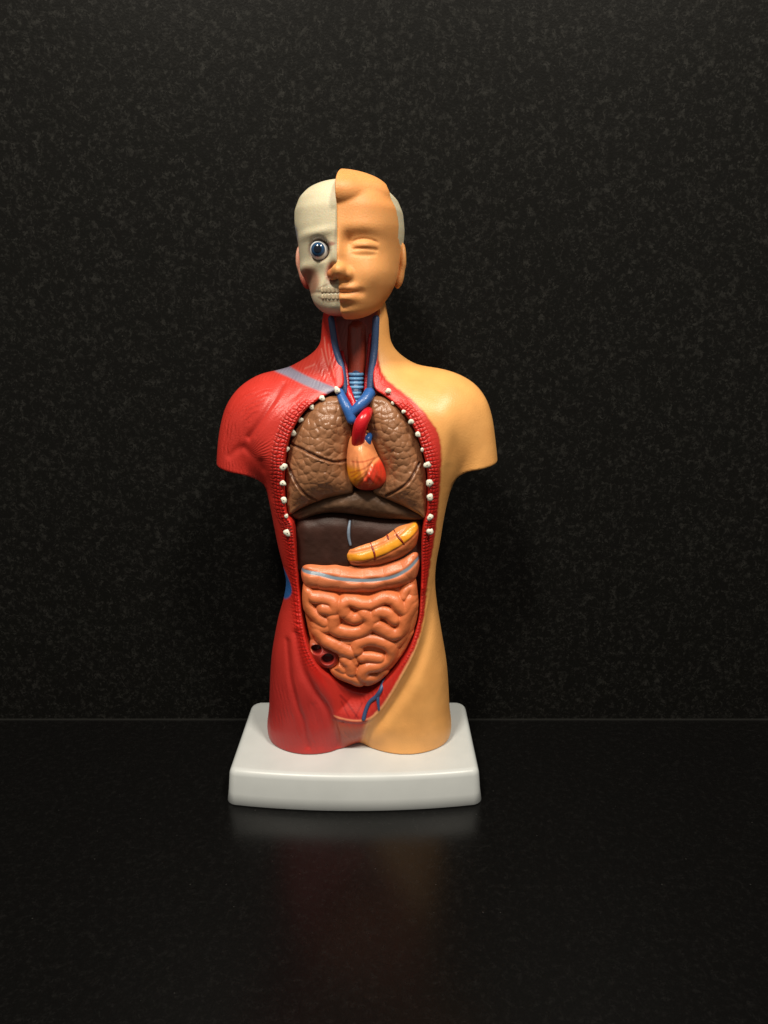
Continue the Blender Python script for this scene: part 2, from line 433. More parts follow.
# cavity
yfl = tab([(310, -.0035), (360, -.0045), (392, -.0070), (410, -.006), (740, -.006)])[None, :]
cav = np.minimum(DW[:, None, :].astype(f32), (np.broadcast_to(yfl, X.shape)[:, None, :]-Y3).astype(f32))
F = smax(F, cav, .0008)
bv, bq = nets(F, (bx0, by0, bz0), H, 2)
del F, cav, A, Lg
x, y, z = bv.T
S2 = lambda g: bilinear(g, bx0, bz0, H, x, z)
aa = .00025
dr = S2(DR)+.00022*vnoise(x, z, 700, 91)+.00015*vnoise(x, z, 1500, 92); dw = S2(DW); dar = S2(DAL)
front = y < np.interp(z, gz, Cy[0])+.004
xm = W(355, 500)[0]
aw = aa+.0022*sm(zpy(716, -.022), zpy(726, -.022), z)
red = np.where(front, sm(-aw, aw, dr), sm(aa, -aa, x-xm))
nzv = vnoise(x, z, 160, 3); nzw = vnoise(x, z, 420, 5)
col = np.tile(SKIN, (len(x), 1))*(1+.05*nzv[:, None]*np.array([.6, 1, 1.3])+.02*nzw[:, None])
def on(pts, w, Y=-.022, soft=.0004):
    d = line_dist(smooth_line(P2(pts, Y), 5), x, z); return sm(w+soft, w-soft, d)*front
rcol = np.tile(RED, (len(x), 1))
zt = zpy(735)
thigh = sm(zpy(600), zpy(700), z); rcol = mixc(rcol, s2l(172, 44, 40), thigh)
neckm = sm(zpy(385), zpy(355), z)*front; rcol = mixc(rcol, s2l(178, 52, 40), .7*neckm)
bandv = np.clip(S2(band), 0, 1)*front
rcol = mixc(rcol, s2l(206, 34, 24), bandv)
# muscle seams
for pts, w in (([(286, 645), (288.7, 667), (291, 683), (298, 707), (303.7, 723), (308, 748)], .0004), ([(296, 636), (303, 668), (315, 691.6), (326.6, 708.8), (333, 730)], .0006),
               ([(281, 386), (273, 401), (260, 421.7), (246, 440), (238, 452)], .0003)):
    rcol = mixc(rcol, DRED, .55*on(pts, w, soft=.0009))
# pale tendon brush strokes on the neck and shoulder
st = on([(321, 338), (323, 352), (327, 366)], .00025)+on([(326, 345), (329, 362), (334, 378)], .0002)+on([(318, 350), (322, 362)], .0002)+on([(302, 370), (312, 366)], .0003)*.6
rcol = mixc(rcol, s2l(215, 140, 125), np.clip(.6*st, 0, 1))
# grey collar bone and blue flank patch
clav = on([(268, 369), (285, 374), (305, 382), (322, 388), (331, 391)], .0019, soft=.0006)
rcol = mixc(rcol, s2l(112, 122, 142), .9*clav)
flank = poly_sdf(smooth_line(P2([(280, 570), (286, 572), (291, 580), (293, 588), (289, 596), (278, 604), (270, 590)], -.010), 4, True), x, z)
rcol = mixc(rcol, s2l(46, 96, 160), sm(-.0005, .0005, flank)*front)
# inside of the bowl: dark edge and painted arteries
bowl = S2(DBW)*front
rcol = mixc(rcol, s2l(186, 42, 32), sm(0, .003, bowl))
art = on([(340, 697), (348, 707), (358, 718)], .00045, soft=.0003)+on([(341, 703), (345, 711), (349, 717)], .0003, soft=.0003)+on([(355, 718), (362, 706)], .0003, soft=.0003)
rcol = mixc(rcol, s2l(120, 10, 14), np.clip(.6*art, 0, 1))
pub = poly_sdf(smooth_line(P2([(333, 718), (347, 722), (361, 723), (369, 722), (366, 735), (357, 752), (345, 754), (338, 740)], -.02), 3, True), x, z)
rcol = mixc(rcol, s2l(172, 84, 58), .8*sm(-.0025, .0035, pub)*front)
# floor of the cavity and throat
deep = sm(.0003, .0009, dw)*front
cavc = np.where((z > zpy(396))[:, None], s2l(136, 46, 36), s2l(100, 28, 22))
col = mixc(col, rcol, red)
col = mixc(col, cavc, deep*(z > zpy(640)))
# throat: dark red strap muscles at the sides
thr = deep*sm(zpy(400), zpy(385), z)
col = mixc(col, s2l(150, 30, 30), thr*.6*np.clip(on([(347, 350), (349, 385)], .0012)+on([(369, 340), (367, 385)], .0012), 0, 1))
# thin line where the skin shell ends
edge = np.exp(-(dr/.0005)**2)*front*(z > zpy(640, -.022))
col = mixc(col, s2l(170, 62, 30), .55*edge)
edge2 = np.exp(-((dr+.0003)/.0005)**2)*front*(z <= zpy(640, -.022))
col = mixc(col, s2l(224, 160, 110), .7*edge2)
ulip = on([(413, 652.5), (399, 678), (385, 702), (373, 715.8), (361, 720.3), (347, 719.5), (334, 716)], .00035, soft=.0003)
col = mixc(col, s2l(222, 150, 106), .75*ulip)
# relief coordinates for the rib band and the muscle fibres
wl = smooth_line(P2(win_px[4:38], -.022), 3)
dl, al = line_dist(wl, x, z, True)
rim_amt = np.clip(bandv, 0, 1)*red*sm(.0002, .0008, -dw)*sm(zpy(655), zpy(640), z)*sm(zpy(392), zpy(402), z)
wide = front*red*sm(.0002, .0008, -dw)*sm(.0075, .0045, -dw)*sm(zpy(540), zpy(520), z)*sm(zpy(396), zpy(412), z)*(x < 0)
rim_amt = np.maximum(rim_amt, wide)*(.5+.5*sm(zpy(555), zpy(525), z))
fibc = np.zeros(len(x)); fa = np.zeros(len(x))
def fibres(mask, coord, amt):
    m = mask > .001; fibc[m] = coord[m]; fa[m] = (amt*mask)[m]
fibres(sm(zpy(388), zpy(374), z), (x-.35*z)/.0017, .45)
fibres(sm(zpy(640), zpy(680), z), (x+.22*(z-.05)+.0006*nzv)/.0023, .35)
pec = poly_sdf(smooth_line(P2([(284, 390), (312, 398), (292, 420), (278, 445), (268, 470), (248, 456), (262, 424)], -.02), 3, True), x, z)
ax_, az_ = W(238, 462, -.02)
fibres(sm(0, .003, pec), np.arctan2(z-az_, x-ax_)/.085, .5)
delt = poly_sdf(smooth_line(P2([(275, 386), (262, 415), (247, 438), (236, 452), (214, 452), (212, 400), (240, 376)], -.014), 3, True), x, z)
fibres(sm(0, .003, delt)*sm(.001, .004, dar), (dar+.0006*nzv)/.0019, .8)
stump = sm(zpy(454), zpy(459), z)*sm(W(268, 460)[0], W(262, 460)[0], x)*sm(zpy(490), zpy(480), z)
fibres(stump, x/.0016, .8)
fa = fa*red*front*(1-rim_amt)
fa[np.abs(fibc) > 1e4] = 0
body = mesh_obj('body', bv, bq, M_body, root)
paint(body, np.clip(col, .002, .95), ru=dl/.0017, rv=al/.0016, rim_amt=rim_amt, fib=fibc, fib_amt=fa)

# ------------------------------------------------------------------ placing small parts on finished surfaces
def bvh(objs):
    V = []; Pn = []
    for o in objs:
        b = len(V); V += [tuple(v.co) for v in o.data.vertices]; Pn += [tuple(i+b for i in p.vertices) for p in o.data.polygons]
    return BVHTree.FromPolygons(V, Pn)
def hit(tree, px, py, lift=0.0):
    p, n, i, d = tree.ray_cast(Vector(CAM), ray(px, py))
    if p is None: x_, z_ = W(px, py, -.02); return np.array([x_, -.02, z_])
    return np.array(p) + np.array([0, -lift, 0])

# ------------------------------------------------------------------ organs as pillows
def pillow(name, outline, Yp, yb, ye, h, R, mat, colour, detail=None, res=.00033, edge=.0006, parent=None, closed_n=4, tilt=0.0, smooth=1, blur=.0016):
    po = smooth_line(P2(outline, Yp), closed_n, True)
    x0, z0 = po.min(0)-.0015; x1, z1 = po.max(0)+.0015
    xs = np.arange(x0, x1, res); zs = np.arange(z0, z1, res); XX, ZZ = np.meshgrid(xs, zs, indexing='ij')
    Dd = poly_sdf(po, XX, ZZ); s = np.clip(Dd/R, 0, 1)
    yf = ye - h*(1-(1-s)**2) + tilt*(ZZ-ZZ.mean())
    yf = np.where(Dd > 0, blur2(yf, blur/res)*sm(0, .003, Dd)+yf*(1-sm(0, .003, Dd)), yf)
    if detail is not None: yf = yf - detail(XX, ZZ, Dd)
    ya = yf[Dd > 0].min()-.001
    ys = np.arange(ya, yb+3*res, res)
    Yy = ys[None, :, None].astype(f32)
    Fv = np.maximum((yf[:, None, :]-Yy).astype(f32)*.8, -Dd[:, None, :].astype(f32))
    Fv = smax((yf[:, None, :]-Yy).astype(f32)*.8, -Dd[:, None, :].astype(f32), edge)
    Fv = np.maximum(Fv, Yy-f32(yb))
    v, q = nets(Fv, (x0, ya, z0), res, smooth)
    o = mesh_obj(name, v, q, mat, parent if parent is not None else root)
    dd = bilinear(Dd, x0, z0, res, v[:, 0], v[:, 2])
    paint(o, np.clip(colour(v, dd), .002, .95)); return o

# lungs
BRN = s2l(138, 94, 64)
def lung(outline, seed, fiss, dx):
    Yp = -.022
    fl = [smooth_line(P2(f, -.024), 5) for f in fiss]
    def det(XX, ZZ, Dd):
        wx = .0006*vnoise(XX, ZZ, 420, seed+9); wz = .0006*vnoise(XX, ZZ, 420, seed+8)
        f1, f2 = cells2d(XX+wx, ZZ+wz, .0031, seed, .95)
        cell = np.clip((f2-f1)/.0009, 0, 1); lob = (.45*(1-(1-cell)**2)+.75*np.clip(1-(f1/.0021)**2, 0, 1))
        amt = .30+.70*sm(zpy(500), zpy(450), ZZ)
        e = sm(.0006, .003, Dd)
        out = .00048*lob*amt*e + .0002*vnoise(XX, ZZ, 500, seed+1)*e
        for p in fl:
            d = line_dist(p, XX, ZZ); out = out - .0011*np.exp(-(d/.00055)**2) + .0003*np.exp(-((d-.0011)/.0008)**2)
        return out
    def colr(v, dd):
        n = vnoise(v[:, 0], v[:, 2], 300, seed+2)[:, None]
        c = np.tile(BRN, (len(v), 1))*(1+.08*n)
        for p in fl:
            d = line_dist(p, v[:, 0], v[:, 2]); c = mixc(c, s2l(84, 44, 32), .7*np.exp(-(d/.0005)**2))
        return c
    return pillow('lung', outline, Yp, -.0045, -.0200, .0080, .013, M_lung, colr, det, res=.0003, blur=.0028)
lungL = lung([(341, 398.5), (329, 397), (317, 402.5), (305, 414), (295.5, 430), (288.5, 449), (285.5, 473), (286, 493), (288, 515), (298, 511), (312, 504.5), (330, 498.5), (350, 494.5),
              (353, 491), (352, 482), (348, 472), (348, 457), (349, 444), (351, 434), (350, 421), (346, 408)], 11,
             [[(288, 444.5), (303, 449), (320, 456), (335, 461.5), (349, 461)], [(287, 466), (296, 482), (306, 494), (316, 502)]], 0)
lungR = lung([(371, 399), (383, 397.5), (397, 406), (408.5, 420), (416.5, 436), (422.5, 455), (426, 474), (427, 493), (426, 518.5), (418, 515), (403.6, 507.5), (387, 500.5), (374, 494.5),
              (374, 488), (380, 484), (384, 472), (378, 458), (371, 446), (368, 430), (368, 412)], 23,
             [[(419, 464), (409, 480), (397, 490), (386, 497)]], 0)
# diaphragm
def dia_d(XX, ZZ, Dd): return .00010*vnoise(XX, ZZ, 900, 31)*sm(0, .002, Dd)
diaphragm = pillow('diaphragm', [(288.5, 516), (298, 511), (314, 503), (334, 496), (352, 492), (374, 492), (388, 499), (404, 506.5), (420, 514), (426.5, 520), (420, 522.5), (402, 522), (382, 521),
              (364, 518.5), (346, 516), (329, 515), (313, 518), (298, 522.5)], -.020, -.0045, -.0165, .0050, .0045, M_dark,
              lambda v, dd: np.tile(s2l(98, 72, 54), (len(v), 1))*(1+.12*vnoise(v[:, 0], v[:, 2], 600, 3)[:, None]), dia_d, tilt=-.15)
# liver
liver = pillow('liver', [(295.5, 522), (313, 517.5), (329, 514.5), (346, 515.5), (364, 518), (385, 520.5), (402, 521.5), (421, 522), (422, 545), (422, 568), (400, 572), (350, 573), (300, 573), (296, 560)],
              -.017, -.0045, -.0150, .0045, .006, M_dark,
              lambda v, dd: np.tile(s2l(56, 35, 29), (len(v), 1))*(1+.18*vnoise(v[:, 0], v[:, 2], 250, 41)[:, None]),
              lambda XX, ZZ, Dd: -.0007*np.exp(-((XX-W(350, 540, -.017)[0])/.0010)**2) + .0001*vnoise(XX, ZZ, 500, 6))
lt = bvh([liver])
tube('ligament', [hit(lt, a, b, .0002) for a, b in [(350, 521), (348.8, 529), (348.8, 537), (350.5, 545)]], [.0006, .0008, .0006], M_gblue, liver)
# stomach
YEL = s2l(226, 150, 36); ORG = s2l(205, 112, 62)
band_line = smooth_line(P2([(349, 559), (362, 557), (378, 552), (396, 543), (409, 534), (417, 527)], -.022), 5)
def stom_c(v, dd):
    c = np.tile(ORG, (len(v), 1)); d = line_dist(band_line, v[:, 0], v[:, 2])
    zb_ = np.interp(v[:, 0], band_line[:, 0], band_line[:, 1]); c = mixc(np.tile(s2l(222, 134, 76), (len(v), 1)), s2l(176, 96, 54), sm(.0004, .0022, zb_-v[:, 2])); c = mixc(c, YEL, sm(.0024, .0012, d)); n = vnoise(v[:, 0], v[:, 2], 350, 15); return c*(1+.10*n[:, None])
stomach = pillow('stomach', [(345, 555), (352, 547.5), (363, 543.5), (376, 539), (387, 533.5), (397, 528.5), (408, 525.5), (416.5, 524), (419, 532), (418, 541), (415, 549), (408, 555.5), (400, 560), (390, 564), (378, 567), (364, 568), (350, 565.5)],
              -.020, -.0045, -.0180, .0055, .006, M_gloss, stom_c, lambda XX, ZZ, Dd: .0004*vnoise(XX, ZZ, 260, 51)*sm(0, .003, Dd) - .0004*np.exp(-((line_dist(band_line, XX, ZZ)-.0024)/.0005)**2))
stt = bvh([stomach])
for pts in ([(370.5, 542.5), (372.5, 548), (374.5, 554), (375, 560)], [(394, 530), (397.5, 536), (401, 540), (404, 544)], [(387, 534.5), (388.5, 539)]):
    tube('vessel', [hit(stt, a, b, .0000) for a, b in pts], [.0003, .00055, .0004], M_dredv, stomach, sides=8)

# heart
def heart_d(XX, ZZ, Dd):
    a, b = W(368, 442, -.028); th_ = np.arctan2(ZZ-b, XX-a+.004); e = sm(.0004, .003, Dd)
    return .00034*np.sin(th_*24+2*vnoise(XX, ZZ, 300, 2))*e*sm(zpy(452, -.028), zpy(468, -.028), ZZ) + .0002*vnoise(XX, ZZ, 380, 62)*e \
        - .0007*np.exp(-(line_dist(hgroove, XX, ZZ)/.0006)**2)
hgroove = smooth_line(P2([(379, 459), (372, 463), (368, 472), (362, 480), (358, 486)], -.028), 5)
def heart_c(v, dd):
    x_, z_ = v[:, 0], v[:, 2]
    up = s2l(236, 146, 92); ye = s2l(238, 150, 30); rd = s2l(214, 58, 36)
    c = np.tile(up, (len(v), 1))
    c = mixc(c, ye, sm(zpy(464, -.028), zpy(472, -.028), z_)*sm(W(368, 470, -.028)[0], W(356, 470, -.028)[0], x_))
    xg = np.interp(z_, [zpy(488, -.028), zpy(472, -.028), zpy(458, -.028)], [W(357, 488, -.028)[0], W(367, 472, -.028)[0], W(380, 458, -.028)[0]])
    c = mixc(c, rd, sm(-.0012, .0018, x_-xg)*sm(zpy(456, -.028), zpy(466, -.028), z_))
    c = mixc(c, s2l(150, 40, 34), sm(zpy(482, -.028), zpy(489, -.028), z_)*.7)
    for k, pts in enumerate(([(350, 474), (356, 471), (363, 468), (372, 463)], [(354, 481), (360, 475), (368, 469)], [(358, 485), (366, 476), (372, 466)], [(364, 486), (371, 476), (375, 465)], [(372, 485), (378, 472)], [(352, 462), (362, 461), (374, 459)], [(361, 489), (369, 479), (374, 467)], [(376, 487), (381, 476), (380, 467)], [(351, 478), (357, 473)], [(368, 490), (375, 479), (377, 468)])):
        d = line_dist(smooth_line(P2(pts, -.028), 4), x_, z_); c = mixc(c, s2l(176, 58, 34), .6*sm(.0006, .0001, d))
    return c*(1+.08*vnoise(x_, z_, 500, 8)[:, None])
heart = pillow('heart', [(350, 439), (358, 437), (368, 437), (373, 446), (378, 457), (383.5, 467), (386.5, 478), (384.5, 486), (377.5, 491), (367, 493), (357, 491), (350, 484), (347, 475), (346, 463), (347, 450)],
              -.027, -.006, -.0220, .0095, .0085, M_gloss, heart_c, heart_d, res=.0003)
bt = bvh([body, lungL, lungR, heart])
def P3(px, py, Y): x_, z_ = W(px, py, Y); return np.array([x_, Y, z_])
tube('aorta', [P3(358, 448, -.0220), P3(358.5, 436, -.0265), P3(361, 424, -.0285), P3(365.5, 416, -.0270), P3(368.5, 411, -.022)], [.0029, .0030, .0030, .0026, .0020], M_redv, heart, 18)
tube('pulmonary_artery', [P3(367, 443, -.0235), P3(368, 439, -.0235), P3(370, 435, -.021)], [.0018, .0017, .0012], M_blue, heart, 14)
tube('vein', [P3(339.5, 391.5, -.0185), P3(343, 400, -.0215), P3(347.5, 409, -.0240), P3(352, 421, -.0250)], [.0018, .0021, .0023, .0021], M_blue, heart, 14)
tube('vein', [P3(370, 392.5, -.0185), P3(366, 399, -.0215), P3(359.5, 406, -.0235), P3(352, 413.5, -.0240)], [.0026, .0026, .0024, .0020], M_blue, heart, 14)
tube('artery', [P3(348, 388, -.0145), P3(350, 396, -.0170), P3(353, 403, -.0185), P3(355, 409, -.0200)], [.0014, .0016, .0015, .0014], M_redv, heart, 10)
# throat
tube('jugular_vein', [P3(331, 318, -.0095), P3(335.5, 347, -.0100), P3(341.5, 369, -.0130), P3(344.5, 393, -.0160)], [.0014, .0015, .0016, .0018], M_dblue, root, 12)
tube('jugular_vein', [P3(376, 318, -.0095), P3(374.5, 347, -.0100), P3(372, 369, -.0130), P3(370.5, 393, -.0160)], [.0016, .0017, .0017, .0018], M_dblue, root, 12)
tube('carotid_artery', [P3(370.5, 335, -.0050), P3(369, 355, -.0060), P3(367, 375, -.0090), P3(366, 392, -.0120)], [.0008, .0009, .0010, .0010], M_redv, root, 10)
tube('carotid_artery', [P3(342, 352, -.0050), P3(346, 370, -.0080), P3(348, 390, -.0120)], [.0007, .0008, .0010], M_redv, root, 10)
tube('larynx', [P3(357, 326, .0000), P3(357, 345, -.0005), P3(357, 362, -.0020), P3(356.5, 378, -.0045)], [.0055, .0058, .0050, .0040], vinyl('maroon_throat_paint', .36, base=s2l(146, 58, 42), mott=.2), root, 18)
tr = tube('trachea', [P3(356, 375, -.0070), P3(356, 381, -.0080), P3(356, 391, -.0105), P3(356, 402, -.0130)], [.0026, .0027, .0027, .0022], M_dblue, root, 16)
for k, py in enumerate((374.3, 378.6, 382.9, 387.2, 393, 397, 401)):
    Yc = np.interp(py, [370, 381, 391, 402], [-.0065, -.0080, -.0105, -.0130]); w = 3.0 if k < 4 else 1.9; pts = []
    for a in np.linspace(-80, 80, 9):
        p = P3(356, py, Yc); pts.append(p+np.array([w*.001*math.sin(math.radians(a)), -.0028*math.cos(math.radians(a)), 0]))
    tube('cartilage_ring', pts, [.00075, .00082, .00075], M_pblue, tr, 8, 2)

# ------------------------------------------------------------------ intestines
GUT = s2l(206, 112, 66)
def gz_(u, v): return (295+u/5.908, 580+v/5.908)
coils = [
    ([(72, 75), (62, 120), (75, 165), (125, 215), (175, 245)], 34), ([(105, 98), (170, 98), (228, 120), (226, 168), (170, 162)], 37),
    ([(292, 185), (285, 140), (320, 112), (390, 130), (450, 132), (520, 98), (580, 108), (618, 152), (655, 172), (690, 120)], 37),
    ([(310, 200), (350, 222), (395, 208)], 34),
    ([(228, 215), (232, 275), (300, 300), (380, 298), (435, 262), (440, 222), (410, 190)], 38),
    ([(462, 220), (490, 183), (545, 188), (588, 228)], 36), ([(480, 262), (530, 290), (590, 315), (640, 285), (655, 220), (700, 150)], 38),
    ([(125, 275), (165, 280), (205, 272)], 32), ([(130, 300), (170, 345), (235, 375), (325, 420)], 38),
    ([(365, 405), (375, 365), (445, 345), (530, 365), (575, 410), (560, 470), (500, 505), (430, 510), (400, 540), (410, 580), (460, 590)], 36),
    ([(395, 448), (440, 446), (505, 458)], 32), ([(300, 465), (325, 490), (330, 535)], 34), ([(235, 555), (290, 570), (340, 590), (375, 615)], 36),
    ([(430, 610), (490, 590), (530, 555)], 32), ([(640, 95), (660, 60), (690, 50), (700, 85)], 26),
    ([(350, 480), (330, 440), (280, 430)], 26), ([(240, 500), (280, 530)], 30),
    ([(270, 360), (330, 360), (360, 340)], 20), ([(600, 390), (640, 350), (680, 290), (710, 200)], 24), ([(560, 520), (610, 460), (660, 400), (690, 330)], 24),
]
CEC = [(309, 645), (315, 643), (323, 646), (331, 649), (339, 654), (340, 664), (334, 670), (325, 671), (315, 665), (309.5, 655)]
coils = [(smooth_line(P2([gz_(*p) for p in pts], -.021), 5), r*1.25/5.908*.00046) for pts, r in coils]
def gut_d(XX, ZZ, Dd):
    hh = np.full(XX.shape, -.0006)
    for p, r in coils:
        d = line_dist(p, XX, ZZ)
        t = np.sqrt(np.maximum(r*r-d*d, 0))*1.05 + np.where(d < r, 0, -(d-r)*.6) - .0004
        hh = smax(hh, t, .00025)
    return hh + .00012*vnoise(XX, ZZ, 500, 71) - .0075*sm(.0004, .0012, poly_sdf(smooth_line(P2(CEC, -.022), 4, True), XX, ZZ))
def gut_c(v, dd):
    n = vnoise(v[:, 0], v[:, 2], 200, 72)[:, None]
    return np.tile(GUT, (len(v), 1))*(1+.06*n)
intestine = pillow('small_intestine', [(302.5, 585), (309, 583), (335, 586), (364, 587), (397, 583), (414, 579), (418, 594), (418.5, 611), (415.5, 630), (409, 645), (403, 656), (396, 666), (387, 676), (374, 686.5), (362, 688.5), (350, 686.5), (340, 683),
              (328, 671), (318, 662), (311, 648), (306, 628), (302, 605)], -.021, -.0045, -.0175, .0045, .010, M_gut, gut_c, gut_d, res=.00028, edge=.0008)
# large bowel: transverse part
cline = smooth_line(P2([(302, 572), (318, 573.5), (340, 578), (364, 579.5), (388, 577), (405, 570), (420, 559)], -.022), 6)
def col_d(XX, ZZ, Dd):
    d, a = line_dist(cline, XX, ZZ, True); e = sm(0, .002, Dd)
    return (.0006*np.abs(np.sin(a/.0100*math.pi+.6))**.7 + .0003*vnoise(XX, ZZ, 220, 81))*e*sm(.0004, .002, d) - .0002*sm(.0011, .0007, d)
def col_c(v, dd):
    d = line_dist(cline, v[:, 0], v[:, 2]); c = np.tile(s2l(208, 118, 76), (len(v), 1))*(1+.06*vnoise(v[:, 0], v[:, 2], 250, 5)[:, None])
    return mixc(c, s2l(116, 134, 148), sm(.0010, .0005, d))
colon = pillow('colon', [(300.5, 570), (304, 565.5), (311, 563.8), (323, 565), (336, 564.5), (346, 567), (356, 567.5), (366, 566), (377, 565.5), (389, 562), (400, 558.5), (408, 554), (414, 552), (419, 555), (420.5, 562), (420, 570),
              (416, 582), (407, 587.5), (396.6, 591), (380, 594.5), (364, 596), (346, 596), (329, 594.5), (314, 592), (304, 589), (300, 579)], -.021, -.0045, -.0165, .0072, .0050, M_gut, col_c, col_d)
# cecum with its cut opening
ct = bvh([intestine, body])
cec = hit(ct, 324, 657)
def ring(name, px, py, rx, rz, w, mat, parent, Y):
    pts = [P3(px+rx*math.cos(a), py+rz*math.sin(a), Y) for a in np.linspace(0, 2*math.pi, 15)]
    return tube(name, pts, [w, w], mat, parent, 10, 2)
Yc = -.0225
cecum = pillow('cecum', [(309, 645), (315, 643), (323, 646), (331, 649), (339, 654), (340, 664), (334, 670), (325, 671), (315, 665), (309.5, 655)], -.022, -.0045, -.0185, .0052, .004, M_gut,
     lambda v, dd: mixc(np.tile(s2l(200, 108, 74), (len(v), 1)), s2l(158, 48, 40), sm(.0006, .0020, dd)),
     lambda XX, ZZ, Dd: -.0040*sm(.0034, .0020, np.sqrt((XX-W(327.5, 659.5, Yc)[0])**2+((ZZ-W(327.5, 659.5, Yc)[1])*1.1)**2))-.0044*sm(.0029, .0016, np.sqrt((XX-W(316, 650.5, Yc)[0])**2+((ZZ-W(316, 650.5, Yc)[1])*1.25)**2)), res=.00026)
me = cecum.data
va = np.zeros(len(me.vertices)*3); me.vertices.foreach_get('co', va); va = va.reshape(-1, 3)
def hole(px, py, r, k): x_, z_ = W(px, py, Yc); return sm(r, r-.0006, np.sqrt((va[:, 0]-x_)**2+((va[:, 2]-z_)*k)**2))
cc = np.zeros(len(va)*4); me.attributes['pigment'].data.foreach_get('color', cc); cc = cc.reshape(-1, 4)
cc[:, :3] = mixc(cc[:, :3], s2l(84, 14, 14), np.clip(hole(327.5, 659.5, .0031, 1.1)+hole(316, 650.5, .0027, 1.25), 0, 1))
me.attributes['pigment'].data.foreach_set('color', cc.ravel())

# pelvic veins lying on the bowl
pt = bvh([body])
def on_body(pts, lift=.0): return [hit(pt, a, b, lift) for a, b in pts]
tube('pelvic_vein', on_body([(384.5, 678), (381, 689), (376.5, 696), (369.5, 702), (365.5, 711), (363.5, 719)], .0003), [.0009, .0011, .0010, .0010], M_dblue, root, 10)
tube('pelvic_vein', on_body([(378, 694), (378, 701), (379, 710)], .0002), [.0009, .0008, .0005], M_dblue, root, 10)

# rib ends
rt_ = bvh([body, lungL, lungR])
def lump(px, py, s, seed, ring_=False):
    c = hit(rt_, px, py, 0); c = P3(px, py, min(c[1], -.0215)) if c[1] > -.0215 else c; r = np.random.default_rng(seed); V = []; Q = []; nu, nv = 12, 7; s = s*r.uniform(.8, 1.15); a1, a2 = r.uniform(0, 6.28, 2); kk = [1+.12*math.sin(2*6.283*i/nu+a1)+.08*math.sin(3*6.283*i/nu+a2) for i in range(nu)]
    for j in range(nv):
        ph = math.pi*(j+.35)/(nv-.3)
        for i in range(nu):
            a = 2*math.pi*i/nu; k = kk[i]+.10*r.standard_normal()*math.sin(ph)
            V.append((c[0]+s*k*math.cos(a)*math.sin(ph), c[1]-.0003+.45*s*math.cos(ph), c[2]+s*k*math.sin(a)*math.sin(ph)))
    for j in range(nv-1):
        for i in range(nu): i2 = (i+1) % nu; Q.append((j*nu+i, j*nu+i2, (j+1)*nu+i2, (j+1)*nu+i))
    o = mesh_obj('rib_end', V, Q, M_bone, root)
    return o
ribs = [(337.3, 390, 1.6), (322, 398.3, 1.4), (311.7, 407, 1.9), (300.7, 419.8, 1.6), (293.2, 433, 1.6), (287, 449.4, 1.5), (283.6, 466.7, 1.9), (283, 483, 1.6), (284, 500, 1.7), (286.5, 516, 1.2), (287.6, 532.8, 2.0),
        (388.4, 391, 1.9), (393, 402.7, 1.4), (403.5, 411.6, 1.4), (411, 421.7, 1.5), (418, 434.4, 1.5), (422.5, 449.4, 1.4), (427, 464.8, 1.7), (429.5, 483, 1.8), (429.8, 497, 1.7), (429.8, 517, 1.8), (430, 531.5, 1.9)]
for i, (a, b, s) in enumerate(ribs): lump(a, b, s*.00080, 100+i)

# ------------------------------------------------------------------ head (millimetres in its own frame, then turned)
YAW = math.radians(-7.5); hc = np.array([W(349.5, 250, -.003)[0], -.003, W(349.5, 250, -.003)[1]])
hh = .42
hx = np.arange(-29, 30, hh); hy = np.arange(-39, 32, hh); hz = np.arange(-36, 38, hh)
HX = hx[:, None, None].astype(f32); HY = hy[None, :, None].astype(f32); HZ = hz[None, None, :].astype(f32)
def rowz(py): return (W(349, py, -.003)[1]-hc[2])*1000
rows = [(178, 4, 6, 6), (181, 18, 14, 14), (185, 29, 18.5, 20), (191, 40, 22, 24.5), (200, 48.5, 25.2, 27.5), (213, 53.5, 27.2, 29), (230, 54.8, 27.8, 29), (240, 54, 27.6, 28.5), (250, 52.6, 27.2, 28),
        (262, 50.6, 27.2, 26), (275, 48, 27.4, 23), (287, 43.8, 27.6, 19), (296, 39.4, 27.4, 15), (304, 34.6, 27.2, 11), (311, 29, 26.6, 7), (317, 21.5, 25, 2), (322, 9, 21, -4)]
rz_ = np.array([rowz(r[0]) for r in rows])[::-1]
ia = lambda k, s=1.0: np.interp(hz, rz_, np.array([r[k]*s for r in rows])[::-1]).astype(f32)
ra = ia(1, .443); rf = ia(2); rb = ia(3)
ker = np.array([1, 2, 3, 2, 1.])/9
sm1 = lambda a: np.convolve(np.pad(a, 2, mode='edge'), ker, 'valid').astype(f32)
ra = sm1(sm1(ra))
for _ in range(6): rf, rb = sm1(rf), sm1(rb)
def slicehead(off):
    a = np.maximum(ra+off, .5)[None, None, :]; c = ((rb-rf)/2)[None, None, :]; b = np.maximum((rf+rb)/2+off, .5)[None, None, :]
    n = 2.25
    q = ((np.abs(HX)/a)**n + (np.abs(HY-c)/b)**n)**f32(1/n)
    return (q-1)*np.minimum(a, b)
def ell(cx, cy, cz, rx, ry, rz):
    q = np.sqrt(((HX-cx)/rx)**2+((HY-cy)/ry)**2+((HZ-cz)/rz)**2); return (q-1)*min(rx, ry, rz)
def rowf(py): return (W(349, py, -.029)[1]-hc[2])*1000
zc = rowf
top = f32(rowz(180.5)); chin = f32(rowf(317))
cap = np.maximum(HZ-top, chin-HZ)
ze = rowf(246); mo = rowf(292.6)
X2, Z2 = np.meshgrid(hx, hz, indexing='ij'); FM = sm(6, -8, HY)
def g2(A, cx, cz, rx, rz, tilt=0):
    dx = X2-cx; dz = Z2-cz-tilt*dx; return A*np.exp(-(dx/rx)**2-(dz/rz)**2)
